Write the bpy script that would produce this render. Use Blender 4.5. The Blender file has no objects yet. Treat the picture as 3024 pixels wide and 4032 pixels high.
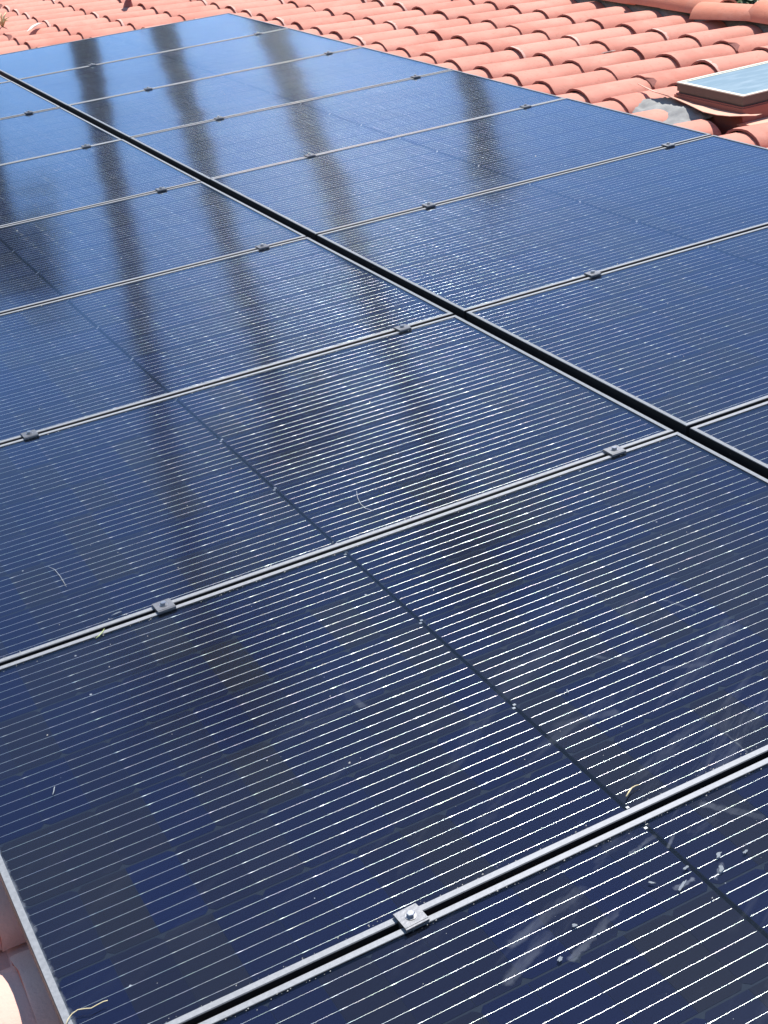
import bpy, math, random
from mathutils import Matrix, Vector, noise
R_ = math.radians
random.seed(7)
C = bpy.context.scene.collection
sc = bpy.context.scene

# ------------------------------------------------------------------ frame of the roof
# roof frame: x = up the slope, y = away along the ridge, z = normal of the solar panels (panel tops at z = 0)
PITCH = 15.0
M = Matrix.Rotation(R_(-PITCH), 4, 'Y')
def W3(p): return M @ Vector(p)

# ------------------------------------------------------------------ camera
CX = Vector((0.87986188, -0.46486061, -0.09873033)); CY = Vector((-0.29849187, -0.37892449, -0.87596737)); CF = Vector((0.36979139, 0.8002005, -0.47215833))
CP = Vector((-1.97304801, -9.89413766, 1.50231812)); FPX = 5529.83
cam = bpy.data.cameras.new('camera'); co = bpy.data.objects.new('camera', cam); C.objects.link(co)
mc = Matrix.Identity(4)
for r in range(3):
    mc[r][0] = CX[r]; mc[r][1] = -CY[r]; mc[r][2] = -CF[r]; mc[r][3] = CP[r]
co.matrix_world = M @ mc
cam.sensor_fit = 'VERTICAL'; cam.sensor_height = 36.0; cam.sensor_width = 27.0
cam.lens = 36.0 * FPX / 4032.0
cam.clip_start = 0.05; cam.clip_end = 2000
sc.camera = co

# ------------------------------------------------------------------ light
SUN = W3((0.40, 0.26, 0.878)).normalized()
w = bpy.data.worlds.new('World'); sc.world = w; w.use_nodes = True
nt = w.node_tree; nt.nodes.clear()
sky = nt.nodes.new('ShaderNodeTexSky'); sky.sky_type = 'NISHITA'; sky.sun_disc = False
sky.sun_elevation = math.asin(SUN.z); sky.sun_rotation = math.atan2(SUN.x, SUN.y)
sky.altitude = 100; sky.air_density = 1.0; sky.dust_density = 0.05; sky.ozone_density = 4.5
bg = nt.nodes.new('ShaderNodeBackground'); bg.inputs[1].default_value = 0.108
ow = nt.nodes.new('ShaderNodeOutputWorld')
nt.links.new(sky.outputs[0], bg.inputs[0]); nt.links.new(bg.outputs[0], ow.inputs[0])
sl = bpy.data.lights.new('sun', 'SUN'); sl.energy = 4.6; sl.angle = R_(0.53); sl.color = (1.0, 0.96, 0.90)
so = bpy.data.objects.new('sun', sl); C.objects.link(so)
so.rotation_euler = SUN.to_track_quat('Z', 'Y').to_euler()
sc.view_settings.view_transform = 'Standard'; sc.view_settings.look = 'None'
sc.view_settings.gamma = 1.0; sc.view_settings.use_curve_mapping = False
sc.view_settings.exposure = 0.75
try:
    sc.cycles.transparent_max_bounces = 24; sc.cycles.max_bounces = 8
except Exception: pass

# ------------------------------------------------------------------ material helpers
def newmat(name):
    m = bpy.data.materials.new(name); m.use_nodes = True
    t = m.node_tree; t.nodes.clear()
    o = t.nodes.new('ShaderNodeOutputMaterial')
    return m, t, o
def N(t, kind, **k):
    n = t.nodes.new(kind)
    for a, v in k.items():
        if a.startswith('i_'):
            key = a[2:]; key = int(key) if key.isdigit() else key.replace('_', ' ')
            n.inputs[key].default_value = v
        else: setattr(n, a, v)
    return n
def L(t, a, b): t.links.new(a, b)
def math_(t, op, a, b=None, c=None, clamp=False):
    n = t.nodes.new('ShaderNodeMath'); n.operation = op; n.use_clamp = clamp
    for i, v in enumerate((a, b, c)):
        if v is None: continue
        if isinstance(v, (int, float)): n.inputs[i].default_value = v
        else: t.links.new(v, n.inputs[i])
    return n.outputs[0]
def ramp(t, fac, stops):
    n = t.nodes.new('ShaderNodeValToRGB'); e = n.color_ramp.elements
    while len(e) < len(stops): e.new(0.5)
    for i, (p, c) in enumerate(stops):
        e[i].position = p; e[i].color = c if len(c) == 4 else (*c, 1)
    t.links.new(fac, n.inputs[0]); return n.outputs[0]
def noise_(t, vec, scale, detail=3, rough=0.55, dist=0.0):
    n = t.nodes.new('ShaderNodeTexNoise'); n.inputs['Scale'].default_value = scale; n.inputs['Detail'].default_value = detail
    n.inputs['Roughness'].default_value = rough; n.inputs['Distortion'].default_value = dist
    if vec is not None: t.links.new(vec, n.inputs['Vector'])
    return n.outputs['Fac']
def mapping(t, vec, scale=(1, 1, 1), rot=(0, 0, 0), loc=(0, 0, 0)):
    n = t.nodes.new('ShaderNodeMapping'); n.inputs['Scale'].default_value = scale; n.inputs['Rotation'].default_value = rot; n.inputs['Location'].default_value = loc
    t.links.new(vec, n.inputs['Vector']); return n.outputs[0]
def mixc(t, fac, a, b):
    n = t.nodes.new('ShaderNodeMix'); n.data_type = 'RGBA'
    for i, v in ((0, fac), (6, a), (7, b)):
        if isinstance(v, (int, float)): n.inputs[i].default_value = v
        elif isinstance(v, tuple): n.inputs[i].default_value = (*v, 1) if len(v) == 3 else v
        else: t.links.new(v, n.inputs[i])
    return n.outputs[2]
def bump(t, h, dist, strength=1.0):
    n = t.nodes.new('ShaderNodeBump'); n.inputs['Distance'].default_value = dist; n.inputs['Strength'].default_value = strength
    t.links.new(h, n.inputs['Height']); return n.outputs[0]
def objc(t): return t.nodes.new('ShaderNodeTexCoord').outputs['Object']
def worldc(t): return t.nodes.new('ShaderNodeNewGeometry').outputs['Position']

def simple(name, col, rough=0.6, metal=0.0, spec=0.5, var=0.15, scale=20, bumpd=0.0):
    m, t, o = newmat(name)
    p = N(t, 'ShaderNodeBsdfPrincipled'); p.inputs['Roughness'].default_value = rough; p.inputs['Metallic'].default_value = metal
    p.inputs['Specular IOR Level'].default_value = spec
    v = worldc(t); n = noise_(t, v, scale, 4)
    a = tuple(c * (1 - var) for c in col); b = tuple(min(1, c * (1 + var)) for c in col)
    L(t, mixc(t, n, a, b), p.inputs['Base Color'])
    if bumpd: L(t, bump(t, n, bumpd), p.inputs['Normal'])
    L(t, p.outputs[0], o.inputs[0]); return m

# tile clay
def clay_mat(name='terracotta_clay', cols=((0.48, 0.170, 0.118), (0.52, 0.200, 0.142), (0.55, 0.235, 0.172))):
    m, t, o = newmat(name)
    p = N(t, 'ShaderNodeBsdfPrincipled'); p.inputs['Roughness'].default_value = 0.78; p.inputs['Specular IOR Level'].default_value = 0.35
    v = worldc(t); oi = N(t, 'ShaderNodeObjectInfo')
    n1 = noise_(t, v, 7, 5, 0.6); n2 = noise_(t, v, 38, 5, 0.65); n3 = noise_(t, v, 3.2, 3)
    base = ramp(t, oi.outputs['Random'], [(0.0, cols[0]), (0.5, cols[1]), (1.0, cols[2])])
    c = mixc(t, ramp(t, n3, [(0.4, (0, 0, 0)), (0.62, (1, 1, 1))]), base, tuple(c * 1.04 for c in cols[2]))
    pale = ramp(t, n1, [(0.50, (0, 0, 0)), (0.72, (0.35, 0.35, 0.35))])
    c = mixc(t, pale, c, (0.60, 0.33, 0.25))
    dark = ramp(t, n2, [(0.55, (0, 0, 0)), (0.74, (0.55, 0.55, 0.55))])
    c = mixc(t, dark, c, (0.40, 0.135, 0.085))
    grime = ramp(t, noise_(t, mapping(t, v, (1.5, 5, 5)), 1.6, 6, 0.7), [(0.54, (0, 0, 0)), (0.70, (0.55, 0.55, 0.55))])
    c = mixc(t, grime, c, (0.44, 0.19, 0.13))
    # lime bloom near the lower lip of some tiles (object space: x runs up the slope from the lip)
    oc = N(t, 'ShaderNodeSeparateXYZ'); L(t, objc(t), oc.inputs[0])
    lip = math_(t, 'LESS_THAN', math_(t, 'ADD', oc.outputs[0], math_(t, 'MULTIPLY', n2, 0.06)), 0.045)
    some = math_(t, 'GREATER_THAN', oi.outputs['Random'], 0.72)
    L(t, mixc(t, math_(t, 'MULTIPLY', math_(t, 'MULTIPLY', lip, some), 0.45), c, (0.72, 0.56, 0.48)), p.inputs['Base Color'])
    h = math_(t, 'ADD', math_(t, 'MULTIPLY', n1, 0.6), math_(t, 'MULTIPLY', noise_(t, v, 160, 3), 0.25))
    L(t, bump(t, h, 0.004), p.inputs['Normal'])
    L(t, p.outputs[0], o.inputs[0]); return m

SMEARS = [(2440, 3570, 2254, 3768, .0075, .16), (2290, 3498, 2018, 3709, .011, .09), (2150, 3675, 2000, 3856, .012, .13), (2575, 3290, 2490, 3354, .0045, .22),
          (2656, 3270, 2632, 3331, .004, .20), (2845, 3400, 2815, 3455, .0045, .30), (2662, 3492, 2725, 3460, .0050, .32), (2990, 3210, 2774, 3165, .009, .12),
          (2481, 2602, 2333, 2578, .0045, .14), (2735, 2398, 2600, 2355, .0048, .16),
          (2802, 2606, 2617, 2628, .008, .08), (2745, 2730, 2775, 2800, .0022, .14), (2775, 2800, 2860, 2885, .0022, .12), (2860, 2885, 2940, 2955, .0035, .22),
          (1350, 2716, 1423, 2773, .010, .09), (2190, 2850, 2420, 2800, .010, .07),
          (2590, 3480, 2560, 3440, .0026, .20)]
def glass_px(x, y):
    """point of the glass (z = 0 plane) lying at a place read off the photograph"""
    d = CX * ((x - 1512) / FPX) + CY * ((y - 2016) / FPX) + CF
    return CP + d * (-CP.z / d.z)

# solar glass: thin clear pane with dust on its top face
def glass_mat(name, dusty):
    m, t, o = newmat(name)
    v = worldc(t)
    if not dusty:
        tr = N(t, 'ShaderNodeBsdfTransparent'); tr.inputs[0].default_value = (0.96, 0.98, 0.98, 1)
        L(t, tr.outputs[0], o.inputs[0]); return m
    gl = N(t, 'ShaderNodeBsdfGlossy'); gl.inputs['Roughness'].default_value = 0.115; gl.inputs[0].default_value = (0.70, 0.83, 1.0, 1)
    tr = N(t, 'ShaderNodeBsdfTransparent'); tr.inputs[0].default_value = (0.97, 0.985, 0.985, 1)
    warp = noise_(t, v, 1.6, 1, 0.4)
    h = warp
    nb = bump(t, h, 0.004)
    L(t, nb, gl.inputs['Normal'])
    ge = t.nodes.new('ShaderNodeNewGeometry'); dp = t.nodes.new('ShaderNodeVectorMath'); dp.operation = 'DOT_PRODUCT'
    L(t, ge.outputs['Incoming'], dp.inputs[0]); L(t, nb, dp.inputs[1])
    ca = math_(t, 'SUBTRACT', 1.0, math_(t, 'ABSOLUTE', dp.outputs['Value']), clamp=True)
    f1 = math_(t, 'MULTIPLY_ADD', math_(t, 'POWER', ca, 5.0), 0.984, 0.016, clamp=True)   # anti-reflective solar glass
    fr = math_(t, 'DIVIDE', math_(t, 'MULTIPLY', f1, 2.0), math_(t, 'ADD', f1, 1.0))   # both faces of the pane
    mx = N(t, 'ShaderNodeMixShader'); L(t, fr, mx.inputs[0]); L(t, tr.outputs[0], mx.inputs[1]); L(t, gl.outputs[0], mx.inputs[2])
    df = N(t, 'ShaderNodeBsdfDiffuse'); df.inputs[0].default_value = (0.42, 0.46, 0.52, 1)
    oc = N(t, 'ShaderNodeSeparateXYZ'); L(t, objc(t), oc.inputs[0])
    # film of dust, patches and dried run marks
    film = math_(t, 'MULTIPLY', ramp(t, noise_(t, v, 2.2, 5, 0.62), [(0.35, (0, 0, 0)), (0.75, (1, 1, 1))]), 0.004)
    run = noise_(t, mapping(t, mapping(t, v, (1, 1, 1), (0, 0, R_(-25))), (3.2, 15, 3.2)), 1.0, 6, 0.7, 0.6)
    runs = math_(t, 'MULTIPLY', ramp(t, run, [(0.56, (0, 0, 0)), (0.78, (1, 1, 1))]), 0.085)
    ds = t.nodes.new('ShaderNodeVectorMath'); ds.operation = 'DISTANCE'; L(t, v, ds.inputs[0]); ds.inputs[1].default_value = W3((-0.62, -8.45, 0))
    near = math_(t, 'SUBTRACT', 1.0, math_(t, 'DIVIDE', ds.outputs['Value'], 0.85), clamp=True)     # one smeared, rubbed area
    patch = math_(t, 'ADD', math_(t, 'MULTIPLY', ramp(t, noise_(t, v, 1.3, 2), [(0.50, (0, 0, 0)), (0.62, (1, 1, 1))]), 0.22), math_(t, 'MULTIPLY', near, 1.6), clamp=True)
    runs = math_(t, 'MULTIPLY', runs, patch)
    # individual dried smears: tapered strokes on the glass, start / end / half width / strength
    wob = math_(t, 'MULTIPLY', math_(t, 'SUBTRACT', noise_(t, v, 55, 4, 0.6), 0.5), 0.016)
    tex = ramp(t, noise_(t, mapping(t, mapping(t, v, (1, 1, 1), (0, 0, R_(-25))), (12, 60, 12)), 1.0, 4, 0.65), [(0.30, (0.15, 0.15, 0.15)), (0.70, (1, 1, 1))])
    total = None
    for (x0, y0, x1, y1, wd, st) in SMEARS:
        a, b = W3(glass_px(x0, y0)), W3(glass_px(x1, y1)); ba = b - a
        pa = t.nodes.new('ShaderNodeVectorMath'); pa.operation = 'SUBTRACT'; L(t, v, pa.inputs[0]); pa.inputs[1].default_value = a
        dt = t.nodes.new('ShaderNodeVectorMath'); dt.operation = 'DOT_PRODUCT'; L(t, pa.outputs[0], dt.inputs[0]); dt.inputs[1].default_value = ba / ba.length_squared
        hh = math_(t, 'ADD', dt.outputs['Value'], 0.0, clamp=True)
        sc_ = t.nodes.new('ShaderNodeVectorMath'); sc_.operation = 'SCALE'; sc_.inputs[0].default_value = ba; L(t, hh, sc_.inputs['Scale'])
        di = t.nodes.new('ShaderNodeVectorMath'); di.operation = 'DISTANCE'; L(t, pa.outputs[0], di.inputs[0]); L(t, sc_.outputs[0], di.inputs[1])
        dd = math_(t, 'ADD', di.outputs['Value'], wob if wd > 0.004 else math_(t, 'MULTIPLY', wob, 0.25))
        m_ = math_(t, 'MULTIPLY', math_(t, 'SUBTRACT', 1.0, math_(t, 'DIVIDE', dd, wd)), 2.2, clamp=True)
        m_ = math_(t, 'MULTIPLY', m_, math_(t, 'MULTIPLY_ADD', hh, st * 0.6, st * 0.4))
        total = m_ if total is None else math_(t, 'MAXIMUM', total, m_)
    runs = math_(t, 'ADD', runs, math_(t, 'MULTIPLY', total, tex))
    vo = N(t, 'ShaderNodeTexVoronoi'); vo.inputs['Scale'].default_value = 16; L(t, v, vo.inputs['Vector'])
    spots = math_(t, 'MULTIPLY', math_(t, 'LESS_THAN', vo.outputs['Distance'], math_(t, 'MULTIPLY', math_(t, 'POWER', noise_(t, v, 5, 2), 3.0), 0.16)), 0.5)
    # dust collected along the lower edge of every module
    edge = math_(t, 'SUBTRACT', 0.0175, oc.outputs[0])
    edge = math_(t, 'ADD', edge, math_(t, 'MULTIPLY', math_(t, 'SUBTRACT', noise_(t, v, 60, 4), 0.5), 0.020))
    edge = math_(t, 'MULTIPLY', edge, 140, clamp=True)
    grain = noise_(t, mapping(t, v, (60, 6, 60)), 6.0, 3, 0.7)
    edge = math_(t, 'MULTIPLY', edge, math_(t, 'ADD', 0.05, math_(t, 'MULTIPLY', grain, 0.30)))
    fac = math_(t, 'ADD', math_(t, 'ADD', film, runs), math_(t, 'ADD', spots, edge), clamp=True)
    fac = math_(t, 'ADD', fac, 0.0015, clamp=True)
    m2 = N(t, 'ShaderNodeMixShader'); L(t, fac, m2.inputs[0]); L(t, mx.outputs[0], m2.inputs[1]); L(t, df.outputs[0], m2.inputs[2])
    L(t, m2.outputs[0], o.inputs[0]); return m

def cell_mat():
    m, t, o = newmat('silicon_cell')
    p = N(t, 'ShaderNodeBsdfPrincipled'); p.inputs['Roughness'].default_value = 0.75; p.inputs['Specular IOR Level'].default_value = 0.04
    oi = N(t, 'ShaderNodeObjectInfo')
    c = ramp(t, oi.outputs['Random'], [(0.0, (0.0020, 0.0044, 0.026)), (0.3, (0.0030, 0.0052, 0.024)), (0.60, (0.0052, 0.0060, 0.017)),
                                      (0.86, (0.0092, 0.0094, 0.0145)), (1.0, (0.0018, 0.0050, 0.031))])
    v = objc(t)
    n = noise_(t, worldc(t), 12, 4)
    fl_ = noise_(t, mapping(t, v, (12, 420, 1)), 1.0, 2, 0.5)
    c = mixc(t, math_(t, 'MULTIPLY', fl_, 0.12), c, (0.022, 0.028, 0.060))
    c = mixc(t, math_(t, 'MULTIPLY', n, 0.25), c, (0.006, 0.007, 0.016))
    L(t, c, p.inputs['Base Color']); L(t, p.outputs[0], o.inputs[0]); return m

def wire_mat():
    m, t, o = newmat('tinned_busbar_wire')
    p = N(t, 'ShaderNodeBsdfPrincipled'); p.inputs['Metallic'].default_value = 1.0; p.inputs['Roughness'].default_value = 0.29
    v = worldc(t)
    nz = N(t, 'ShaderNodeTexNoise'); nz.inputs['Scale'].default_value = 30; nz.inputs['Detail'].default_value = 3; L(t, v, nz.inputs['Vector'])
    hs = N(t, 'ShaderNodeHueSaturation'); hs.inputs['Saturation'].default_value = 1.0; L(t, nz.outputs['Color'], hs.inputs['Color'])
    c = mixc(t, 0.26, (0.56, 0.57, 0.56), hs.outputs[0])  # random rainbow tint: dispersion glints of the glass painted into the wire colour
    L(t, c, p.inputs['Base Color'])
    h = noise_(t, v, 120, 3, 0.6)
    L(t, bump(t, noise_(t, v, 22, 2, 0.5), 0.0008), p.inputs['Normal'])
    L(t, p.outputs[0], o.inputs[0]); return m

def frame_mat(name, tangent):
    m, t, o = newmat(name)
    p = N(t, 'ShaderNodeBsdfPrincipled'); p.inputs['Metallic'].default_value = 1.0; p.inputs['Roughness'].default_value = 0.48; p.inputs['Anisotropic'].default_value = 0.5
    tg = N(t, 'ShaderNodeCombineXYZ'); tw = W3(tangent)
    for i in range(3): tg.inputs[i].default_value = tw[i]
    L(t, tg.outputs[0], p.inputs['Tangent'])
    v = worldc(t)
    n = noise_(t, v, 9, 4); n2 = noise_(t, mapping(t, v, (1, 1, 1)), 140, 4, 0.7)
    c = mixc(t, n, (0.060, 0.062, 0.070), (0.085, 0.087, 0.095))
    p2 = N(t, 'ShaderNodeBsdfDiffuse'); p2.inputs[0].default_value = (0.52, 0.54, 0.56, 1)
    gn = N(t, 'ShaderNodeSeparateXYZ'); L(t, t.nodes.new('ShaderNodeNewGeometry').outputs['Normal'], gn.inputs[0])
    upw = math_(t, 'MULTIPLY', math_(t, 'SUBTRACT', gn.outputs[2], 0.55), 2.6, clamp=True)   # dust on what faces up, strengthened to paint in sun glare
    L(t, c, p.inputs['Base Color'])
    L(t, bump(t, n2, 0.0003), p.inputs['Normal'])
    mx = N(t, 'ShaderNodeMixShader'); L(t, math_(t, 'ADD', math_(t, 'MULTIPLY', upw, ramp(t, n2, [(0.35, (0.30, 0.30, 0.30)), (0.75, (0.46, 0.46, 0.46))])), 0.01), mx.inputs[0])
    L(t, p.outputs[0], mx.inputs[1]); L(t, p2.outputs[0], mx.inputs[2]); L(t, mx.outputs[0], o.inputs[0]); return m

MAT = dict(
    clay=clay_mat(), clay_butt=simple('shaded_clay_edge', (0.26, 0.095, 0.075), 0.9, var=0.3, scale=60), clay_deep=clay_mat('ridge_clay', ((0.50, 0.165, 0.100), (0.54, 0.19, 0.115), (0.56, 0.21, 0.13))), glass=glass_mat('solar_glass_dusty', True), glass_in=glass_mat('solar_glass_clean', False),
    cell=cell_mat(), wire=wire_mat(), frame=frame_mat('anodised_short_rail', (0, 1, 0)), frame_l=frame_mat('anodised_long_rail', (1, 0, 0)),
    strip=simple('black_centre_strip', (0.002, 0.003, 0.004), 0.8, spec=0.03, var=0.2),
    back=simple('black_backsheet', (0.013, 0.017, 0.027), 0.75, spec=0.08, var=0.2),
    alu=simple('clamp_aluminium', (0.18, 0.185, 0.20), 0.52, 1.0, var=0.25, scale=160, bumpd=0.0004),
    bolt=simple('steel_bolt', (0.42, 0.42, 0.43), 0.35, 1.0, var=0.2, scale=200),
    rail=simple('rail_aluminium', (0.10, 0.10, 0.105), 0.5, 0.8),
    deck=simple('roofing_felt', (0.045, 0.042, 0.040), 0.9, var=0.3, scale=30, bumpd=0.003),
    mortar=simple('grey_mortar', (0.16, 0.165, 0.155), 0.95, var=0.35, scale=26, bumpd=0.01),
    bronze=simple('bronze_sash', (0.095, 0.070, 0.062), 0.5, 0.2, var=0.2, scale=40),
    cream=simple('cream_gasket', (0.62, 0.60, 0.50), 0.6, var=0.1, scale=60),
    redmetal=simple('red_painted_flashing', (0.26, 0.075, 0.055), 0.55, var=0.2, scale=14),
    salmon=simple('salmon_painted_sheet', (0.62, 0.34, 0.24), 0.6, var=0.12, scale=16),
    membrane=simple('grey_membrane', (0.25, 0.25, 0.24), 0.85, var=0.35, scale=22, bumpd=0.004),
    soot=simple('dark_hole_felt', (0.03, 0.022, 0.02), 0.9),
    straw=simple('dry_straw', (0.55, 0.46, 0.26), 0.7, var=0.2, scale=80),
    grass=simple('pale_green_blade', (0.42, 0.48, 0.20), 0.6, var=0.2, scale=80),
    fibre=simple('pale_fibre', (0.26, 0.28, 0.29), 0.6, var=0.1),
    dropping=simple('dried_dropping', (0.17, 0.19, 0.21), 0.9, var=0.25, scale=120),
    dirt=simple('dust_crumbs', (0.42, 0.40, 0.36), 0.95, var=0.3, scale=200),
    bark=simple('palm_bark', (0.042, 0.037, 0.040), 0.9, var=0.4, scale=6, bumpd=0.02),
    frond=simple('palm_frond', (0.050, 0.075, 0.028), 0.6, var=0.4, scale=3),
    leaf=simple('shrub_leaf', (0.07, 0.11, 0.035), 0.6, var=0.5, scale=4),
    stucco=simple('beige_stucco', (0.42, 0.36, 0.28), 0.9, var=0.1, scale=30, bumpd=0.004),
    ground=simple('dry_ground', (0.20, 0.17, 0.13), 0.95, var=0.35, scale=0.6),
    pale=simple('lime_patch', (0.66, 0.60, 0.52), 0.9, var=0.2, scale=60),
)

# ------------------------------------------------------------------ object helpers
def mesh(name, vs, fs, mats, smooth=False, mi=None, sharp=None):
    me = bpy.data.meshes.new(name); me.from_pydata([tuple(v) for v in vs], [], fs); 
    for m in (mats if isinstance(mats, (list, tuple)) else [mats]): me.materials.append(MAT[m])
    if mi: me.polygons.foreach_set('material_index', mi)
    if smooth:
        me.polygons.foreach_set('use_smooth', [True] * len(fs))
        if sharp:
            try: me.set_sharp_from_angle(angle=R_(sharp))
            except Exception: pass
    me.update(); return me
def obj(name, me, parent=None, local=None, world=None):
    o = bpy.data.objects.new(name, me); C.objects.link(o)
    if parent is not None:
        o.parent = parent
        if local is not None: o.matrix_local = local
    elif world is not None: o.matrix_world = world
    else: o.matrix_world = M.copy()
    return o
def thing(name, label, cat, at=(0, 0, 0), rot=None, group=None, me=None, world=False):
    o = bpy.data.objects.new(name, me); C.objects.link(o)
    mt = Matrix.Translation(at) @ (rot.to_4x4() if rot else Matrix.Identity(4))
    o.matrix_world = mt if world else M @ mt
    o['label'] = label; o['category'] = cat
    if group: o['group'] = group
    return o
def T(x, y, z): return Matrix.Translation((x, y, z))
BOXF = [(0, 3, 2, 1), (4, 5, 6, 7), (0, 1, 5, 4), (1, 2, 6, 5), (2, 3, 7, 6), (3, 0, 4, 7)]
def boxv(x0, x1, y0, y1, z0, z1): return [(x0, y0, z0), (x1, y0, z0), (x1, y1, z0), (x0, y1, z0), (x0, y0, z1), (x1, y0, z1), (x1, y1, z1), (x0, y1, z1)]
class MB:
    def __init__(s): s.v = []; s.f = []; s.mi = []
    def add(s, vs, fs, k=0):
        b = len(s.v); s.v += [tuple(v) for v in vs]; s.f += [tuple(i + b for i in f) for f in fs]; s.mi += [k] * len(fs); return s
    def box(s, *a, k=0): return s.add(boxv(*a), BOXF, k)
    def tube(s, pts, rad, n=6, k=0, cap=True):
        pts = [Vector(p) for p in pts]; vs = []; fs = []
        for i, p in enumerate(pts):
            d = (pts[min(i + 1, len(pts) - 1)] - pts[max(i - 1, 0)]).normalized()
            a = d.orthogonal().normalized() if i == 0 else (a - d * a.dot(d)).normalized()
            b = d.cross(a); r = rad[i] if isinstance(rad, (list, tuple)) else rad
            for j in range(n):
                t = 2 * math.pi * j / n; vs.append(p + (a * math.cos(t) + b * math.sin(t)) * r)
        for i in range(len(pts) - 1):
            for j in range(n): fs.append((i * n + j, i * n + (j + 1) % n, (i + 1) * n + (j + 1) % n, (i + 1) * n + j))
        if cap: fs.append(tuple(range(n - 1, -1, -1))); fs.append(tuple((len(pts) - 1) * n + j for j in range(n)))
        return s.add(vs, fs, k)
    def mesh(s, name, mats, smooth=False, sharp=None): return mesh(name, s.v, s.f, mats, smooth, s.mi, sharp)

ORD = ['first', 'second', 'third', 'fourth', 'fifth', 'sixth', 'seventh', 'eighth', 'ninth']

# ------------------------------------------------------------------ ground, house, roof deck (setting)
g = obj('ground', mesh('ground', [(-900, -900, -4.6), (900, -900, -4.6), (900, 900, -4.6), (-900, 900, -4.6)], [(0, 1, 2, 3)], 'ground'), world=Matrix.Identity(4)); g['kind'] = 'structure'
RY0, RY1 = -12.6, 7.6; UE, UR = -4.1, 3.97; ZD = -0.225
deck = MB(); deck.add([W3(p) for p in boxv(UE, UR, RY0, RY1, ZD - 0.03, ZD)], BOXF)
# other slope beyond the ridge
r0 = W3((UR, 0, ZD)); ln = 6.0; c_, s_ = math.cos(R_(PITCH)), math.sin(R_(PITCH))
e = (r0.x + ln * c_, r0.z - ln * s_)
deck.add([(r0.x, RY0, r0.z), (e[0], RY0, e[1]), (e[0], RY1, e[1]), (r0.x, RY1, r0.z), (r0.x, RY0, r0.z - .03), (e[0], RY0, e[1] - .03), (e[0], RY1, e[1] - .03), (r0.x, RY1, r0.z - .03)], [(0, 1, 2, 3), (7, 6, 5, 4), (0, 4, 5, 1), (2, 6, 7, 3), (1, 5, 6, 2)])
hw = MB(); x0 = W3((UE + 0.6, 0, ZD)).x; x1 = e[0] - 0.5
hw.box(x0, x1, RY0 + 0.5, RY1 - 0.5, -4.6, W3((UE + 0.6, 0, ZD - 0.03)).z - 0.05)
hs_ = obj('house_wall', hw.mesh('house_wall', 'stucco'), world=Matrix.Identity(4)); hs_['kind'] = 'structure'

roof = bpy.data.objects.new('tile_roof', None); C.objects.link(roof); roof.matrix_world = M.copy(); roof['kind'] = 'structure'
dk = obj('roof_deck', deck.mesh('roof_deck', 'deck')); dk.parent = roof; dk.matrix_parent_inverse = roof.matrix_world.inverted(); dk.matrix_basis = Matrix.Identity(4)

# ------------------------------------------------------------------ barrel tiles
EXPO, PY = 0.4045, 0.3125; TL = 0.46; TH = 0.011; CW, CH = 0.128, 0.086
def profile(a=CW, b=CH):
    """cross section of one S tile, y from its pan edge to the far foot of its crown"""
    top = []
    for i in range(13):
        t = math.pi * i / 12
        top.append((-a * math.cos(t), b * math.sin(t) ** 0.92))
    pan = [(a + 0.012, -0.004), (a + 0.05, -0.010), (a + 0.105, -0.006)]
    return top + pan
def tile_mesh(seed, broken=0):
    rnd = random.Random(seed)
    pr = profile(); n = len(pr); vs = []; fs = []
    xs = [0, 0.006, TL * .33, TL * .66, TL]
    for i, x in enumerate(xs):
        k = x / TL; a = 1.0 - 0.07 * k; zt = -0.0150 * k
        for j, (y, z) in enumerate(pr):
            jj = 0.0035 * noise.noise(Vector((j * 0.7 + seed * 9.1, i * 1.3, 2.2)))
            ex = rnd.uniform(-0.003, 0.003) if i == 0 else 0
            if broken and i in (0, 1) and j in broken: ex += 0.035
            vs.append((x + ex, y * a, z * a + zt - (0.0012 if i == 0 else 0) + jj))
        for j, (y, z) in enumerate(pr):
            l = max(1e-6, math.hypot(y, z)); sh = TH
            if j < 13: yy = y * (1 - sh / CW); zz = z * (1 - sh / CH) if z > 0.002 else -sh * .2
            else: yy = y; zz = z - sh
            vs.append((x + (0 if i else 0), yy * a, zz * a + zt))
    m = 2 * n
    for i in range(len(xs) - 1):
        for j in range(n - 1):
            fs.append((i * m + j, (i + 1) * m + j, (i + 1) * m + j + 1, i * m + j + 1))
            fs.append((i * m + n + j, i * m + n + j + 1, (i + 1) * m + n + j + 1, (i + 1) * m + n + j))
        fs.append((i * m + 0, i * m + n, (i + 1) * m + n, (i + 1) * m)); j = n - 1
        fs.append((i * m + j, (i + 1) * m + j, (i + 1) * m + n + j, i * m + n + j))
    for j in range(n - 1):
        fs.append((j, j + 1, n + j + 1, n + j)); b = (len(xs) - 1) * m
        fs.append((b + j, b + n + j, b + n + j + 1, b + j + 1))
    # lower butt ends use darker clay: shade under the lap painted in
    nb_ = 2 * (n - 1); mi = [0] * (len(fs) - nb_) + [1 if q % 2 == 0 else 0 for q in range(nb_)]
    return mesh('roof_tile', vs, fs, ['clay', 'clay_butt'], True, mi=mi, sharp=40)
TM = [tile_mesh(i) for i in range(6)] + [tile_mesh(11, (9, 10, 11)), tile_mesh(12, (3, 4))]
ZC = -0.080 - CH          # height of the tile feet so that crests reach z = -0.08
def visible(p, mx=60):
    d = Vector(p) - CP; zz = d.dot(CF)
    if zz < 0.2: return None
    x = 1512 + FPX * d.dot(CX) / zz; y = 2016 + FPX * d.dot(CY) / zz
    return (zz, -mx * 4 < x < 3024 + mx * 4 and -mx * 4 < y < 4032 + mx * 4)
spots = []
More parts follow.
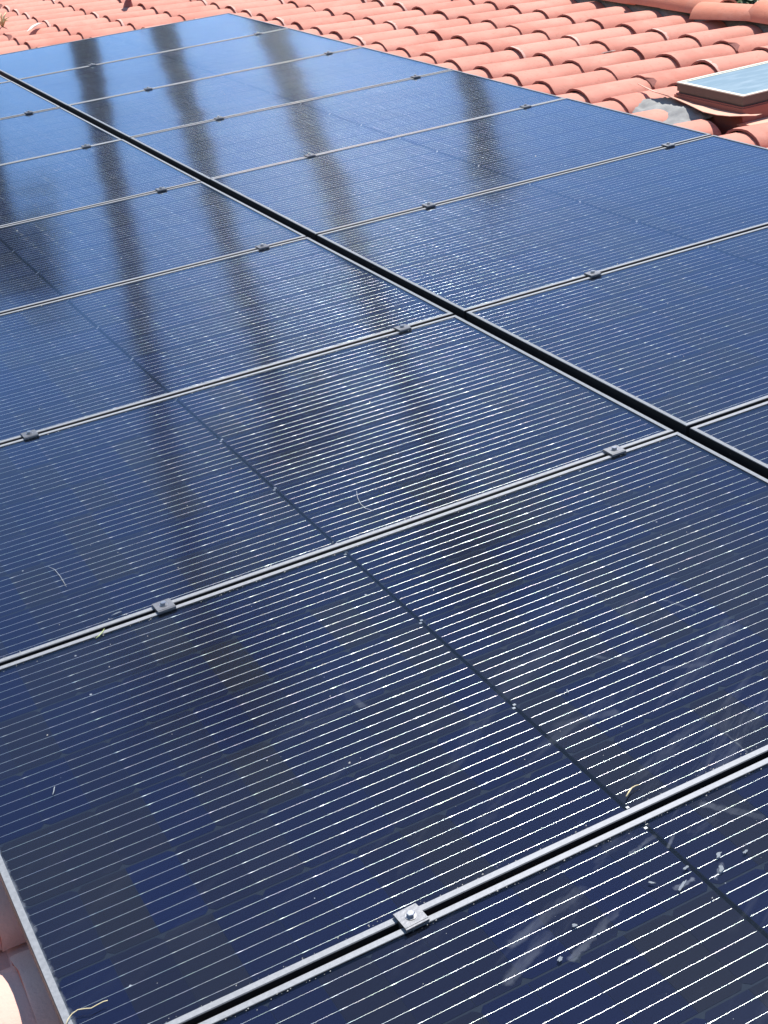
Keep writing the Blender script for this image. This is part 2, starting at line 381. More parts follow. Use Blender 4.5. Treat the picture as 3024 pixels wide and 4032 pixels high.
for cidx in range(-15, 4):
    u = 2.165 + EXPO * cidx
    for n in range(-24, 40):
        y = -0.080 - PY * n
        uc = u + 0.2
        if u < UE - 0.05: continue
        if not (RY0 < y < RY1): continue
        if -1.30 < u < 1.25 and -8.9 < y < -0.45: continue          # wholly under the array
        if cidx == 0 and -4.95 < y < -4.25: continue       # stripped beside the skylight
        if cidx in (1, 2) and -5.05 < y < -4.35: continue
        if cidx == 3 and -5.05 < y < -4.35 and False: continue
        if cidx == -1 and n == -99: continue
        spots.append((u, y, cidx, n))
def vscore(s):
    r = visible((s[0] + 0.2, s[1], -0.08))
    if r is None: return 1e9
    hid = -1.9 < s[0] + 0.2 < 1.75 and -9.4 < s[1] < -0.1
    return r[0] if (r[1] and not hid) else 1e6 + r[0]
spots.sort(key=vscore)
stuff = MB()
for i, (u, y, cidx, n) in enumerate(spots):
    rr = random.Random(cidx * 131 + n * 7)
    me = TM[rr.randrange(6)] if rr.random() > 0.05 else TM[6 + rr.randrange(2)]
    mt = T(u + rr.uniform(-.006, .006), y + rr.uniform(-.006, .006), ZC + rr.uniform(-.0025, .0035)) @ Matrix.Rotation(rr.uniform(-.010, .010), 4, 'Z') @ Matrix.Rotation(rr.uniform(-.008, .008), 4, 'X')
    if i < 300:
        o = bpy.data.objects.new('roof_tile', me); C.objects.link(o); o.parent = roof; o.matrix_local = mt
    else:
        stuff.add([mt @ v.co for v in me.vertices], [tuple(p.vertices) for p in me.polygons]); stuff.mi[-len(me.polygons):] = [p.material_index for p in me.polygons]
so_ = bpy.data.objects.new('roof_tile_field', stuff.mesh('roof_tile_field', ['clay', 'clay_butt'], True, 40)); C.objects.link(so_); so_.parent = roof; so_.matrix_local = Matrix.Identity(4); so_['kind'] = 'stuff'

# mortar bed and ridge caps
def ridge_cap_mesh(seed, ln=0.47, half=0.128, rise=0.108):
    vs = []; fs = []; n = 11; xs = 4
    for i in range(xs):
        k = i / (xs - 1); a = 1.0 - 0.14 * k
        for lay in (0, 1):
            for j in range(n):
                t = math.pi * (0.06 + 0.88 * j / (n - 1)); q = a * (1 - lay * 0.10)
                vs.append((-half * q * math.cos(t), -k * ln, rise * q * math.sin(t) + 0.010 * (1 - k) + 0.003 * noise.noise(Vector((j, i * 2, seed * 3.3)))))
    m = 2 * n
    for i in range(xs - 1):
        for j in range(n - 1):
            fs.append((i * m + j, (i + 1) * m + j, (i + 1) * m + j + 1, i * m + j + 1))
            fs.append((i * m + n + j, i * m + n + j + 1, (i + 1) * m + n + j + 1, (i + 1) * m + n + j))
        fs.append((i * m, i * m + n, (i + 1) * m + n, (i + 1) * m)); j = n - 1
        fs.append((i * m + j, (i + 1) * m + j, (i + 1) * m + n + j, i * m + n + j))
    for j in range(n - 1):
        fs.append((j, j + 1, n + j + 1, n + j)); b = (xs - 1) * m; fs.append((b + j, b + n + j, b + n + j + 1, b + j + 1))
    return mesh('ridge_cap', vs, fs, 'clay_deep', True, sharp=40)
RC = [ridge_cap_mesh(i) for i in range(3)]
mb = MB(); rows = []
for i in range(140):
    y = RY1 - i * (RY1 - RY0) / 139
    j = 0.012 * noise.noise(Vector((y * 5, 1, 1)))
    rows.append([(3.835 + j, y, ZD + 0.002), (3.845 + j, y, -0.115 + j), (3.90, y, -0.075 + j), (3.99, y, -0.065), (4.08, y, -0.11 + j), (4.12, y, ZD - .06)])
vs = [p for r in rows for p in r]; fs = [(i * 6 + j, (i + 1) * 6 + j, (i + 1) * 6 + j + 1, i * 6 + j + 1) for i in range(139) for j in range(5)]
mb.add(vs, fs)
mo = bpy.data.objects.new('ridge_mortar', mb.mesh('ridge_mortar', 'mortar', True)); C.objects.link(mo); mo.parent = roof; mo.matrix_local = Matrix.Identity(4)
y = -2.80 + 0.395 * 25; k = 0
while y > RY0:
    rr = random.Random(k * 17 + 3)
    o = bpy.data.objects.new('ridge_cap', RC[k % 3]); C.objects.link(o); o.parent = roof
    mt = T(3.925 + rr.uniform(-.012, .012), y, -0.088 + rr.uniform(-.004, .006)) @ Matrix.Rotation(rr.uniform(-.04, .04), 4, 'Z') @ Matrix.Rotation(R_(-6), 4, 'Y')
    if abs(y + 2.80) < 0.1: mt = T(3.80, y + 0.0, -0.118) @ Matrix.Rotation(0.24, 4, 'Z') @ Matrix.Rotation(R_(4), 4, 'Y') @ Matrix.Rotation(R_(-3), 4, 'X')
    o.matrix_local = mt
    y -= 0.395; k += 1
# lime patch left on the ridge and on one tile
def blob(name, cx, cy, rx, ry, z, mat, seed=0, th=0.003, n=18, rot=0, jag=0.35, curve=None):
    vs = []; 
    for lay, s in ((0, 1.0), (1, 0.94)):
        for i in range(n):
            t = 2 * math.pi * i / n; r = 1 + jag * noise.noise(Vector((math.cos(t) * 1.7 + seed, math.sin(t) * 1.7, seed * 2.1)))
            a, b = rx * r * s * math.cos(t), ry * r * s * math.sin(t)
            X, Y = cx + a * math.cos(rot) - b * math.sin(rot), cy + a * math.sin(rot) + b * math.cos(rot)
            vs.append((X, Y, (curve(X, Y) if curve else z) + lay * th - (0.0005 if not lay else 0)))
    vs.append((cx, cy, (curve(cx, cy) if curve else z) + th))
    fs = [(i, (i + 1) % n, n + (i + 1) % n, n + i) for i in range(n)] + [(n + i, n + (i + 1) % n, 2 * n) for i in range(n)]
    return mesh(name, vs, fs, mat, False)

# ------------------------------------------------------------------ solar panels
PL, P = 1.82, 1.04472 + 0.0155; GAP = 0.013; PW = P - GAP; LIP = 0.0125
cu, cgap = 0.0810, 0.0075
su = 0.1710; bb = 0.0266
def frame_mesh():
    # cross section (distance inwards from outer edge, z) swept round the rectangle
    sec = [(0.0, -0.040), (0.0, -0.0014), (0.0014, 0.0), (LIP - 0.0008, 0.0), (LIP, -0.0008), (LIP, -0.0024), (0.0022, -0.0060), (0.0022, -0.0380), (0.022, -0.0380), (0.022, -0.040)]
    n = len(sec); vs = []; fs = []
    for cx, cy, sx, sy in ((0, 0, 1, -1), (PL, 0, -1, -1), (PL, -PW, -1, 1), (0, -PW, 1, 1)):
        for d, z in sec: vs.append((cx + sx * d, cy + sy * d, z))
    for c in range(4):
        d = (c + 1) % 4
        for j in range(n): fs.append((c * n + j, c * n + (j + 1) % n, d * n + (j + 1) % n, d * n + j))
    return mesh('frame', vs, fs, ['frame', 'frame_l'], mi=[(c % 2) for c in range(4) for j in range(n)])
def glass_mesh():
    m = mesh('glass', boxv(LIP * .5, PL - LIP * .5, -PW + LIP * .5, -LIP * .5, -0.0050, -0.0018), BOXF, ['glass', 'glass_in'], mi=[1, 0, 1, 1, 1, 1])
    return m
def cell_mesh(side):
    # half cell with two chamfered corners on one side
    a, b, ch = 0.0402, 0.0838, 0.0085
    if side > 0: o = [(-a, -b), (a - ch, -b), (a, -b + ch), (a, b - ch), (a - ch, b), (-a, b)]
    else: o = [(a, b), (-a + ch, b), (-a, b - ch), (-a, -b + ch), (-a + ch, -b), (a, -b)]
    n = 6; vs = [(x, y, 0) for x, y in o] + [(x * .995, y * .995, 0.0004) for x, y in o]
    fs = [tuple(range(n - 1, -1, -1)), tuple(range(n, 2 * n))] + [(i, (i + 1) % n, n + (i + 1) % n, n + i) for i in range(n)]
    return mesh('cell', vs, fs, 'cell')
def wire_mesh(half, seed):
    """thin wire across half a module, widening into flat solder joints at the cell gaps"""
    rnd = random.Random(seed)
    length = 11 * cu; st = []
    x = 0.0; st.append((0.002, 0.65))
    for i in range(11):
        x0 = i * cu
        for q in (0.10, 0.45, 0.75): st.append((x0 + cu * q + rnd.uniform(-.002, .002), rnd.uniform(0.85, 1.1)))
        big = rnd.choice([1.3, 1.5, 1.7, 2.0, 2.5, 3.2]) if i < 10 else 0.8
        x1 = x0 + cu
        ln_ = rnd.uniform(.008, .016)
        st.append((x1 - ln_, 1.0)); st.append((x1 - ln_ * .35, big * .85)); st.append((x1 - .0015, big))
        if i < 10: st.append((x1 + 0.0005, big * .7))
        if i < 10: st.append((x1 + 0.003, 1.0))
    st.sort(); pr = [(-1, 0), (-0.75, 0.62), (0, 0.95), (0.75, 0.62), (1, 0)]
    vs = []; fs = []; r = 0.00040
    for (x, k) in st:
        dy = rnd.uniform(-.00012, .00012)
        for (a, b) in pr: vs.append((x, a * r * k + dy, b * r * min(k, 1.25)))
    n = 5
    for i in range(len(st) - 1):
        for j in range(n - 1): fs.append((i * n + j, (i + 1) * n + j, (i + 1) * n + j + 1, i * n + j + 1))
    return mesh('busbar', vs, fs, 'wire', True)
FM, GM = frame_mesh(), glass_mesh(); CM = [cell_mesh(1), cell_mesh(-1)]; WM = [wire_mesh(0, i) for i in range(8)]
bk = mesh('backsheet', boxv(LIP * .5, PL - LIP * .5, -PW + LIP * .5, -LIP * .5, -0.0082, -0.0072), BOXF, 'back')
YS0 = 0.0155 + 0.0800         # centre of the first string
Z_CELL = -0.0070; Z_W = -0.00658
pads = []
for s in (0, 2, 4, 6):
    y = -(YS0 + (s - 0.5) * su) + (-0.006 if s == 0 else (0.007 if s == 6 else 0))
    pads += [(PL / 2 - 0.0030, y - 0.0045), (PL / 2 + 0.0030, y + 0.0035)]
STRIP = mesh('centre_strip', boxv(PL / 2 - .0034, PL / 2 + .0034, -PW + .014, -.014, -0.0073, -0.0069), BOXF, 'strip')
PADM = mesh('connector_pad', boxv(-.0027, .0027, -.0024, .0024, -0.0068, -0.0060), BOXF, 'bolt')

def build_panel():
    root = bpy.data.objects.new('solar_panel', None); C.objects.link(root)
    obj('frame', FM, root, T(0, 0, 0)); obj('glass', GM, root, T(0, 0, 0)); obj('backsheet', bk, root, T(0, 0, 0)); obj('centre_strip', STRIP, root, T(0, 0, 0)); [obj('connector_pad', PADM, root, T(px_, py_, 0)) for px_, py_ in pads]
    for s in range(6):
        yc = -(YS0 + s * su)
        for h in (0, 1):
            for i in range(11):
                x = PL / 2 + (cgap / 2 + cu * (i + 0.5)) * (1 if h else -1)
                obj('cell', CM[(i + s + h) % 2], root, T(x, yc, Z_CELL))
            for b in range(6):
                y = yc + (b - 2.5) * bb
                x = PL / 2 + cgap / 2
                mt = T(x, y, Z_W) if h else T(PL / 2 - cgap / 2, y, Z_W) @ Matrix.Scale(-1, 4, (1, 0, 0)) @ Matrix.Scale(-1, 4, (0, 1, 0))
                obj('busbar', WM[(s * 5 + b * 3 + h) % 8], root, mt)
    return root
proto = build_panel(); kids = list(proto.children); first = True
# the rows are counted from the far end of the array, as seen up the picture
tilt = random.Random(5)
for col in (0, 1):
    for k in range(9):
        if first: r = proto
        else:
            r = proto.copy(); C.objects.link(r)
            for ch in kids:
                c = ch.copy(); C.objects.link(c); c.parent = r
        first = False
        x = -0.036 - PL if col == 0 else 0.0
        y = -(k * P + GAP)
        dz = tilt.uniform(-.0008, .0008); ax, ay = tilt.uniform(-.0016, .0016), tilt.uniform(-.0010, .0010)
        mt = T(x + PL / 2, y - PW / 2, dz) @ Matrix.Rotation(ax, 4, 'X') @ Matrix.Rotation(ay, 4, 'Y') @ T(-PL / 2, PW / 2, 0)
        r.matrix_world = M @ mt
        side = 'left' if col == 0 else 'right'
        extra = {0: 'at the far end of the array', 8: 'nearest the camera'}.get(k, 'counting from the far end of the array')
        r['label'] = '%s solar panel of the %s column, %s' % (ORD[k] if k < 8 else 'last', side, extra)
        r['category'] = 'solar panel'; r['group'] = 'black solar panels of the rooftop array'

# rails under the modules
for u, lab in ((-1.353, 'outer rail under the left column of panels, at the eave side'), (-0.215, 'inner rail under the left column of panels, beside the wide gap'),
               (0.470, 'inner rail under the right column of panels, beside the wide gap'), (1.590, 'outer rail under the right column, at the skylight side')):
    o = thing('mounting_rail', lab, 'rail', (u, 0, 0), group='mounting rails under the panels', me=MB().box(-.02, .02, -9 * P - 0.08, 0.02, -0.085, -0.0415).box(-.012, .012, -9 * P - .08, .02, -0.0415, -0.0405).mesh('mounting_rail', 'rail'))

# clamps
pm = MB()
pm.box(-.0195, .0195, -.0165, .0165, 0.0026, 0.0062)
pm.box(-.0195, .0195, -.0200, -.0165, 0.0008, 0.0062 - .0008); pm.box(-.0195, .0195, .0165, .0195, 0.0008, 0.0054)
pm.box(-.0195, .0195, -.0050, .0050, -0.030, 0.0026)
PLM = pm.mesh('clamp_plate', 'alu')
def hexm():
    b = MB(); n = 6
    def ring(r, z, m, ph=0): return [(r * math.cos(2 * math.pi * i / m + ph), r * math.sin(2 * math.pi * i / m + ph), z) for i in range(m)]
    v = ring(.0088, 0.0062, 16) + ring(.0088, 0.0074, 16); b.add(v, [(i, (i + 1) % 16, 16 + (i + 1) % 16, 16 + i) for i in range(16)] + [tuple(range(16, 32))])
    v = ring(.0066, 0.0074, 6) + ring(.0066, 0.0122, 6) + ring(.0056, 0.0131, 6)
    b.add(v, [(i, (i + 1) % 6, 6 + (i + 1) % 6, 6 + i) for i in range(6)] + [(6 + i, 6 + (i + 1) % 6, 12 + (i + 1) % 6, 12 + i) for i in range(6)] + [tuple(range(12, 18))])
    return b.mesh('bolt', 'bolt')
BM = hexm(); cr = random.Random(3)
cproto = None
for col, us in ((0, (-1.353, -0.216)), (1, (0.470, 1.590))):
    for k in range(1, 9):
        for iu, u in enumerate(us):
            if col == 0 and iu == 0 and k < 6: continue
            if col == 1 and ((k > 6) or (iu == 1 and k > 5)): continue
            lab = '%s mid clamp on the %s seam from the far end, %s column' % (('left-hand', 'right-hand')[iu], ORD[k - 1], ('left', 'right')[col])
            y = -(k * P + GAP / 2)
            rot = Matrix.Rotation(cr.uniform(-.06, .06), 3, 'Z')
            if cproto is None:
                cp = thing('panel_clamp', lab, 'clamp', (u + cr.uniform(-.004, .004), y, 0.0), rot, 'clamps holding the panel seams'); cproto = cp
                obj('clamp_plate', PLM, cp, T(0, 0, 0)); obj('bolt', BM, cp, Matrix.Rotation(.3, 4, 'Z'))
            else:
                cp = thing('panel_clamp', lab, 'clamp', (u + cr.uniform(-.004, .004), y, 0.0), rot, 'clamps holding the panel seams')
                for ch in cproto.children:
                    c = ch.copy(); C.objects.link(c); c.parent = cp
                    if ch.name.startswith('bolt'): c.matrix_local = Matrix.Rotation(cr.uniform(0, 1), 4, 'Z')

# ------------------------------------------------------------------ skylight with flashing and torn membrane
SX0, SX1, SY0, SY1 = 2.340, 3.30, -4.885, -4.415
sk = thing('skylight', 'bronze framed glass skylight with cream gasket on a red curb among tiles', 'skylight', (SX0, SY0, -0.1))
def loc(x0, x1, y0, y1, z0, z1): return (x0 - SX0, x1 - SX0, y0 - SY0, y1 - SY0, z0 + .1, z1 + .1)
def ringbox(b, x0, x1, y0, y1, t, z0, z1):
    b.box(*loc(x0, x1, y0, y0 + t, z0, z1)); b.box(*loc(x0, x1, y1 - t, y1, z0, z1)); b.box(*loc(x0, x0 + t, y0 + t, y1 - t, z0, z1)); b.box(*loc(x1 - t, x1, y0 + t, y1 - t, z0, z1)); return b
o = obj('sash', ringbox(ringbox(MB(), SX0, SX1, SY0, SY1, .030, -.040, -.004), SX0 + .006, SX1 - .006, SY0 + .006, SY1 - .006, .03, -.050, -.040).mesh('sash', 'bronze'), sk)
o = obj('gasket', ringbox(ringbox(MB(), SX0 - .002, SX1 + .002, SY0 - .002, SY1 + .002, .014, -.004, .001), SX0 + .014, SX1 - .014, SY0 + .014, SY1 - .014, .011, -.004, -.0015).mesh('gasket', 'cream'), sk)
m, t, oo = newmat('skylight_glass')
p = N(t, 'ShaderNodeBsdfPrincipled'); p.inputs['Base Color'].default_value = (0.20, 0.26, 0.27, 1); p.inputs['Roughness'].default_value = 0.12; p.inputs['IOR'].default_value = 1.6
nn = noise_(t, mapping(t, worldc(t), (6, 22, 6)), 1.0, 5); sp = ramp(t, nn, [(0.45, (0.21, 0.275, 0.28)), (0.80, (0.33, 0.39, 0.39))]); L(t, sp, p.inputs['Base Color']); L(t, p.outputs[0], oo.inputs[0]); MAT['skyglass'] = m
o = obj('pane', MB().box(*loc(SX0 + .0255, SX1 - .0255, SY0 + .0255, SY1 - .0255, -.010, -.003)).mesh('pane', 'skyglass'), sk)
o = obj('curb', MB().box(*loc(SX0 - .010, SX1 + .010, SY0 - .010, SY1 + .010, -.19, -.056)).box(*loc(SX0 - .004, SX1 + .004, SY0 - .004, SY1 + .004, -.056, -.0495)).mesh('curb', 'redmetal'), sk)

fl = MB(); outer = [(2.353, -4.085, -.052), (2.318, -4.25, -.060), (2.300, -4.40, -.058), (2.270, -4.58, -.066), (2.232, -4.74, -.070), (2.212, -4.86, -.062), (2.205, -4.955, -.052), (2.30, -5.02, -.058)]
inner = [(2.356, -4.095, -.053), (2.350, -4.25, -.072), (2.345, -4.40, -.080), (2.345, -4.58, -.082), (2.345, -4.74, -.082), (2.345, -4.86, -.080), (2.345, -4.93, -.076), (2.352, -5.00, -.064)]
n = len(outer); vs = outer + inner + [(x, y, z - .003) for x, y, z in outer + inner]
fs = [(i, i + 1, n + i + 1, n + i) for i in range(n - 1)] + [(2 * n + i, 3 * n + i, 3 * n + i + 1, 2 * n + i + 1) for i in range(n - 1)] + [(i, 2 * n + i, 2 * n + i + 1, i + 1) for i in range(n - 1)]
fl.add(vs, fs)
fl.add(boxv(2.30, 3.32, -5.03, -4.893, -.121, -.118), BOXF)
thing('flashing_sheet', 'thin salmon painted flashing sheet bent out from under the skylight', 'flashing', me=fl.mesh('flashing_sheet', 'salmon', True, 30))

gm = MB(); nx, ny = 16, 34; vs = []
for i in range(nx + 1):
    for j in range(ny + 1):
        a, b = i / nx, j / ny
        y = -4.095 - 0.60 * b; x0_ = 2.085 + 0.10 * math.exp(-((b - 0.30) / 0.16) ** 2) + 0.06 * max(0, 0.12 - b) * 10 * .4 + 0.012 * noise.noise(Vector((b * 14, 0, 3)))
        x = x0_ + (2.338 - x0_) * a
        z = -0.165 + 0.058 * a ** 0.7 + 0.022 * noise.noise(Vector((x * 13, y * 8, 0))) + 0.014 * abs(noise.noise(Vector((x * 30, y * 26, 5)))) + 0.02 * math.sin(b * 3.14)
        vs.append((x, y, z))
fs = [(i * (ny + 1) + j, (i + 1) * (ny + 1) + j, (i + 1) * (ny + 1) + j + 1, i * (ny + 1) + j + 1) for i in range(nx) for j in range(ny)]
gm.add(vs, fs); off = len(vs); gm.add([(x, y, z - .003) for x, y, z in vs], [tuple(reversed(f)) for f in fs])
thing('roofing_membrane', 'crumpled grey torn roofing membrane lying below the skylight', 'membrane', me=gm.mesh('roofing_membrane', 'membrane', True))

# vent pipe at the far top with its flashing
vp = thing('vent_pipe', 'red brown vent pipe standing in the tiles beyond the array', 'pipe', (1.66, 1.86, -0.15), Matrix.Rotation(R_(PITCH), 3, 'Y'))
obj('pipe', MB().tube([(0, 0, 0), (0, 0, .2), (0, 0, .42)], .024, 14).tube([(0, 0, .42), (0, 0, .425)], .026, 14).mesh('pipe', 'redmetal', True, 40), vp)
obj('pipe_collar', MB().tube([(0, 0, .0), (0, 0, .075), (0, 0, .10)], [.050, .036, .026], 14).mesh('pipe_collar', 'redmetal', True, 40), vp)

# ------------------------------------------------------------------ litter, droppings and dirt
def px(x, y, z=0.0):
    """point of the roof plane z seen at a pixel of the photograph (used only to read positions off)"""
    d = CX * ((x - 1512) / FPX) + CY * ((y - 2016) / FPX) + CF
    t = (z - CP.z) / d.z; return CP + d * t
def strand(name, pts, r, mat, label, cat, z=0.002, zs=None, group=None):
    q = [px(x, y, 0) for x, y in pts]; 
    for i, p_ in enumerate(q): p_.z = (zs[i] if zs else z)
    o0 = q[0].copy(); b = MB().tube([p_ - o0 for p_ in q], r, 5)
    return thing(name, label, cat, tuple(o0), group=group, me=b.mesh(name, mat, True))
strand('dry_twig', [(2466, 3140), (2478, 3120), (2488, 3106), (2502, 3098), (2522, 3092)], [.0012, .0014, .0012, .0010, .0006], 'straw', 'short forked straw coloured twig at the frame of the near seam', 'twig', .002)
strand('grass_blade', [(378, 2517), (392, 2505), (404, 2492), (412, 2478)], [.0006, .0011, .0010, .0004], 'grass', 'pale green grass blade lying just below the clamp seam at left', 'grass blade', .002)
strand('curved_fibre', [(190, 2232), (215, 2243), (236, 2268), (253, 2296), (262, 2312)], [.0004, .0007, .0007, .0007, .0004], 'fibre', 'curved pale hair-like fibre on the left panel above the clamp', 'fibre', .001)
strand('straw_curl', [(262, 4040), (270, 4018), (285, 3998), (308, 3982), (340, 3977), (360, 3976), (385, 3962), (408, 3950), (426, 3945)], .0008, 'straw', 'long curling strand of straw at the bottom left panel corner', 'straw', .003)
strand('curled_fibre', [(1404, 1935), (1408, 1960), (1420, 1985), (1440, 2003), (1470, 2012)], .0006, 'fibre', 'thin reddish curled fibre in the middle of the array', 'fibre', .001)
strand('dry_splinter', [(208, 3130), (212, 3118), (214, 3104), (216, 3100)], .0009, 'fibre', 'tiny white splinter lying on the nearest left panel', 'splinter', .001)
DR = [((2830, 3360), .0095, .0045, .6), ((2840, 3412), .011, .0055, .9), ((2685, 3484), .014, .0042, .5), ((2702, 3412), .008, .0038, .1), ((2235, 2718), .006, .003, 1.2), ((2935, 3350), .0065, .0035, .3), ((2568, 3472), .007, .003, -.9), ((2262, 3640), .005, .0045, 0), ((2205, 3772), .006, .004, .4), ((460, 2415), .012, .0028, .1), ((2475, 3777), .006, .002, 0)]
DN = ['white bird dropping smear above the dark mid line, upper of two at right', 'forked white bird dropping streak right beside the dark mid line', 'long pale dropping streak left of the dark mid line', 'tadpole shaped pale dropping on the dark mid line',
      'small pale dropping above the near seam, right of the mid line', 'rounded white dropping nearest the right edge of the picture', 'short curved pale dropping below the near seam', 'round grey dropping at the foot of a dried run mark', 'pale dropping at the tip of a dried run mark', 'white crumbs of dried mortar on the frame left of the clamp', 'tiny pale dash of dropping low on the nearest panel']
for i, ((x, y), a, b, ro) in enumerate(DR):
    q = px(x, y, 0); me = blob('bird_dropping', 0, 0, a * .85, b * .6, 0, 'dropping', i * 1.7, .00025, 30, ro, .8)
    thing('mortar_crumb' if i == 9 else 'bird_dropping', DN[i], 'mortar' if i == 9 else 'bird dropping', (q.x, q.y, 0.0005 if i == 9 else -.0017), me=me, group=None if i == 9 else 'bird droppings on the panels')
# crumbs of dirt gathered along frames: nobody could count them
cb = MB(); rd = random.Random(9)
for _ in range(1500):
    k = rd.randrange(5, 9); side = rd.random()
    if side < .6: x = rd.uniform(-1.84, -.05); y = -(k * P + GAP + rd.choice([0, PW]) * 1.0); y += (LIP + abs(rd.gauss(0, .004))) * (-1 if abs(y + k * P + GAP) < .01 else 1)
    else: x = rd.uniform(-1.84, 1.7); y = rd.uniform(-9.4, -5)
    s = abs(rd.gauss(0, .0007)) + .0003
    if side >= .6: s *= rd.choice([.7, 1, 1.6])
    cb.add([(x - s, y, -.0017), (x, y - s, -.0017), (x + s, y + s * .4, -.0017), (x, y, -.0017 + s * .8)], [(0, 1, 3), (1, 2, 3), (2, 0, 3)])
o = obj('dirt_crumbs', cb.mesh('dirt_crumbs', 'dirt')); o['kind'] = 'stuff'

# dry palm litter on the far tiles
def leaf(name, pts, wid, mat, label, cat):
    b = MB(); vs = []
    for i, (x, y, z) in enumerate(pts):
        d = Vector(pts[min(i + 1, len(pts) - 1)]) - Vector(pts[max(i - 1, 0)]); s = d.cross(Vector((0, 0, 1))).normalized() * wid[i]
        vs += [Vector((x, y, z)) - s, Vector((x, y, z + wid[i] * .5)), Vector((x, y, z)) + s, Vector((x, y, z - .002))]
    fs = []
    for i in range(len(pts) - 1):
        for j in range(4): fs.append((i * 4 + j, i * 4 + (j + 1) % 4, i * 4 + 4 + (j + 1) % 4, i * 4 + 4 + j))
    b.add(vs, fs); return thing(name, label, cat, me=b.mesh(name, mat, True))
a, b_ = px(105, 125, -.075), px(172, 92, -.07)
leaf('dry_frond', [tuple(a), tuple(a.lerp(b_, .33) + Vector((0, 0, .012))), tuple(a.lerp(b_, .7) + Vector((0, 0, .014))), tuple(b_)], [.004, .022, .018, .003], 'pale', 'dry pale palm frond scrap on the tiles above the panels', 'dry leaf')
a = px(8, 95, -.06)
sb = MB(); rs = random.Random(4)
for i in range(16):
    d = Vector((rs.uniform(-.07, .07), rs.uniform(-.09, .09), rs.uniform(.0, .09)))
    sb.tube([Vector((0, 0, -.02)), d * .5 + Vector((0, 0, .01)), d], [.007, .006, .002], 5)
thing('straw_clump', 'clump of dry straw on the tiles at the left edge', 'straw', tuple(a), me=sb.mesh('straw_clump', 'straw', True))
# lime patch on one tile
cy0 = -0.055 - PY * 9
q = px(2395, 198, -.085)
def crown(X, Y):
    n = round((-0.080 - Y) / PY); dy = (Y - (-0.080 - PY * n)) / CW; return ZC + CH * math.sqrt(max(0, 1 - dy * dy)) - .0035
thing('lime_stain', 'white lime splash on the crest of one tile right of the array', 'stain', me=blob('lime_stain', q.x, q.y, .045, .022, 0, 'pale', 3.3, .003, 18, .2, .6, crown))

# ------------------------------------------------------------------ trees beyond the roof (seen reflected in the panels) 
VC = Vector((CP.x, CP.y, -CP.z))
def mdir(fx, fy):
    x, y = fx * 1.8228, fy * 1.8228
    d = CX * ((x - 1512) / FPX) + CY * ((y - 2016) / FPX) + CF
    return Vector((d.x, d.y, -d.z)).normalized()
def hit(fx, fy, dist):
    """world point at a horizontal distance along the mirrored sight line"""
    o_, d = W3(VC), M.to_3x3() @ mdir(fx, fy)
    t = dist / math.hypot(d.x, d.y); return o_ + d * t
rp = random.Random(21)
def frond_into(b, base, direction, length, droop, k=0):
    d = Vector(direction).normalized(); pts = []; side = d.cross(Vector((0, 0, 1))).normalized()
    for i in range(9):
        s = i / 8; pts.append(Vector(base) + d * length * s + Vector((0, 0, -droop * s * s)))
    b.tube(pts, [.03 * (1 - .9 * i / 8) + .004 for i in range(9)], 4, 0)
    for i in range(1, 9):
        for q in (0, .33, .66):
            if i == 8 and q: break
            p0 = pts[i].lerp(pts[min(i + 1, 8)], q); fw = (pts[i] - pts[i - 1]).normalized()
            l = .62 * math.sin(math.pi * (.12 + .84 * min(1, (i + q) / 9))) + .08
            for sd in (-1, 1):
                tip = p0 + (side * sd * .8 + fw * .55 + Vector((0, 0, -.35 + rp.uniform(-.2, .1)))).normalized() * l
                wv = fw * .035
                b.add([p0 - wv, p0 + wv, tip], [(0, 1, 2)], 1)
def palm_crown(seed, R=2.0, n=38):
    rr = random.Random(seed); b = MB()
    for i in range(n):
        az = rr.uniform(0, 6.283); el = rr.uniform(-.5, 1.25)
        frond_into(b, (0, 0, 0), (math.cos(az) * math.cos(el), math.sin(az) * math.cos(el), math.sin(el)), R * rr.uniform(.75, 1.05), R * rr.uniform(.25, .6))
    b.tube([(0, 0, -.7), (0, 0, -.2), (0, 0, .15)], [.24, .34, .15], 8)
    return b.mesh('crown', ['bark', 'frond'])
crowns = [palm_crown(i, R, n) for i, R, n in ((1, 2.3, 24), (2, 1.4, 15), (3, 2.4, 26), (4, 1.15, 22), (6, 0.45, 8))]
PALM = [  # (lower point on streak, upper point on streak, crown point, horizontal distance, trunk radius, crown)
    ((180, 90), (345, 870), (470, 1480), 22.5, .185, 0, 'tall palm beyond the far end of the roof, left of the other two slim palms'),
    ((352, 60), (520, 600), (640, 960), 23.5, .195, 1, 'middle one of three slim palms beyond the far end of the roof'),
    ((590, 80), (905, 900), (1010, 1180), 24.5, .23, 2, 'rightmost and thickest of three palms beyond the far end of the roof'),
    ((1005, 120), (1055, 330), (1058, 400), 25.5, .25, 4, 'short stout palm beyond the roof, towards the ridge'),
    ((-60, 150), (-10, 420), (20, 590), 22.0, .19, 3, 'short palm beyond the roof, farthest to the left'),
]
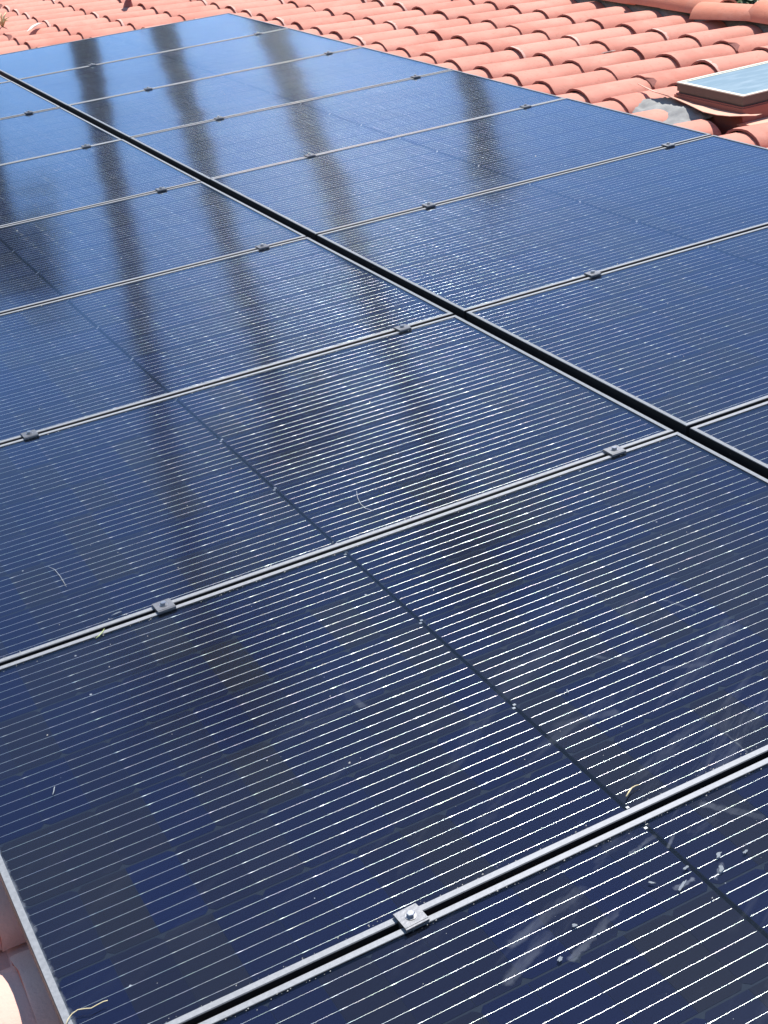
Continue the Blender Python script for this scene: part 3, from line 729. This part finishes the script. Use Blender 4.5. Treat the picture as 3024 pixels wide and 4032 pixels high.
for pa, pb, pc, D, rad, ci, lab in PALM:
    a, b_, c = hit(*pa, D), hit(*pb, D), hit(*pc, D)
    top = c
    slope = (b_ - a) / (b_.z - a.z)
    base = a + slope * (-4.6 - a.z) * 0.6; base.z = -4.6
    t_ = thing('palm_tree', lab, 'palm tree', tuple(base), world=True, group='palms beyond the roof')
    ctrl = [base, a, a.lerp(b_, .5), b_, top]; pts = []; rr_ = []
    for i in range(len(ctrl) - 1):
        nseg = max(3, int((ctrl[i + 1] - ctrl[i]).length / .22))
        for j in range(nseg):
            pts.append(ctrl[i].lerp(ctrl[i + 1], j / nseg) - base)
    pts.append(top - base)
    for i in range(len(pts)): rr_.append(rad * (1.25 - .35 * i / len(pts)) * (1.06 if i % 2 else .96))
    obj('trunk', MB().tube(pts, rr_, 12).mesh('trunk', 'bark', False), t_)
    obj('crown', crowns[ci], t_, T(*(top - base)))

# leafy tree beyond the ridge at the top right corner
def leafy(name, label, at, R, n, seed, trunk_h):
    rr = random.Random(seed); t_ = thing(name, label, 'tree', at, world=True)
    b = MB().tube([(0, 0, 0), (.05, .05, trunk_h * .5), (0, .1, trunk_h)], [.16, .11, .07], 8)
    for i in range(7):
        az = rr.uniform(0, 6.28); b.tube([(0, .05, trunk_h * .75), (R * .4 * math.cos(az), R * .4 * math.sin(az), trunk_h + R * .2), (R * .8 * math.cos(az), R * .8 * math.sin(az), trunk_h + R * rr.uniform(.2, .7))], [.06, .04, .015], 6)
    obj('trunk', b.mesh('trunk', 'bark'), t_)
    l = MB(); cl = [(Vector((rr.gauss(0, 1), rr.gauss(0, 1), rr.gauss(0, .8))).normalized() * R * rr.uniform(.3, 1), R * rr.uniform(.18, .38)) for _ in range(26)]
    for i in range(n):
        c, r = rr.choice(cl); p_ = c + Vector((rr.gauss(0, 1), rr.gauss(0, 1), rr.gauss(0, 1))) * r * .6 + Vector((0, 0, trunk_h + R * .4))
        d = Vector((rr.uniform(-1, 1), rr.uniform(-1, 1), rr.uniform(-.6, 1))).normalized(); s = d.orthogonal().normalized() * .035; ll = rr.uniform(.10, .2)
        l.add([p_, p_ + d * ll * .5 + s, p_ + d * ll, p_ + d * ll * .5 - s], [(0, 1, 2, 3)])
    obj('crown', l.mesh('crown', 'leaf'), t_)
ct_ = W3(px(3010, -60, -.1)); dv = (ct_ - W3(CP)).normalized(); pt = W3(CP) + dv * 19
leafy('leafy_tree', 'leafy green tree rising beyond the ridge in the top right corner', (pt.x, pt.y, -4.6), 1.7, 9000, 5, max(1.5, pt.z + 4.6 - 1.7 * .8))
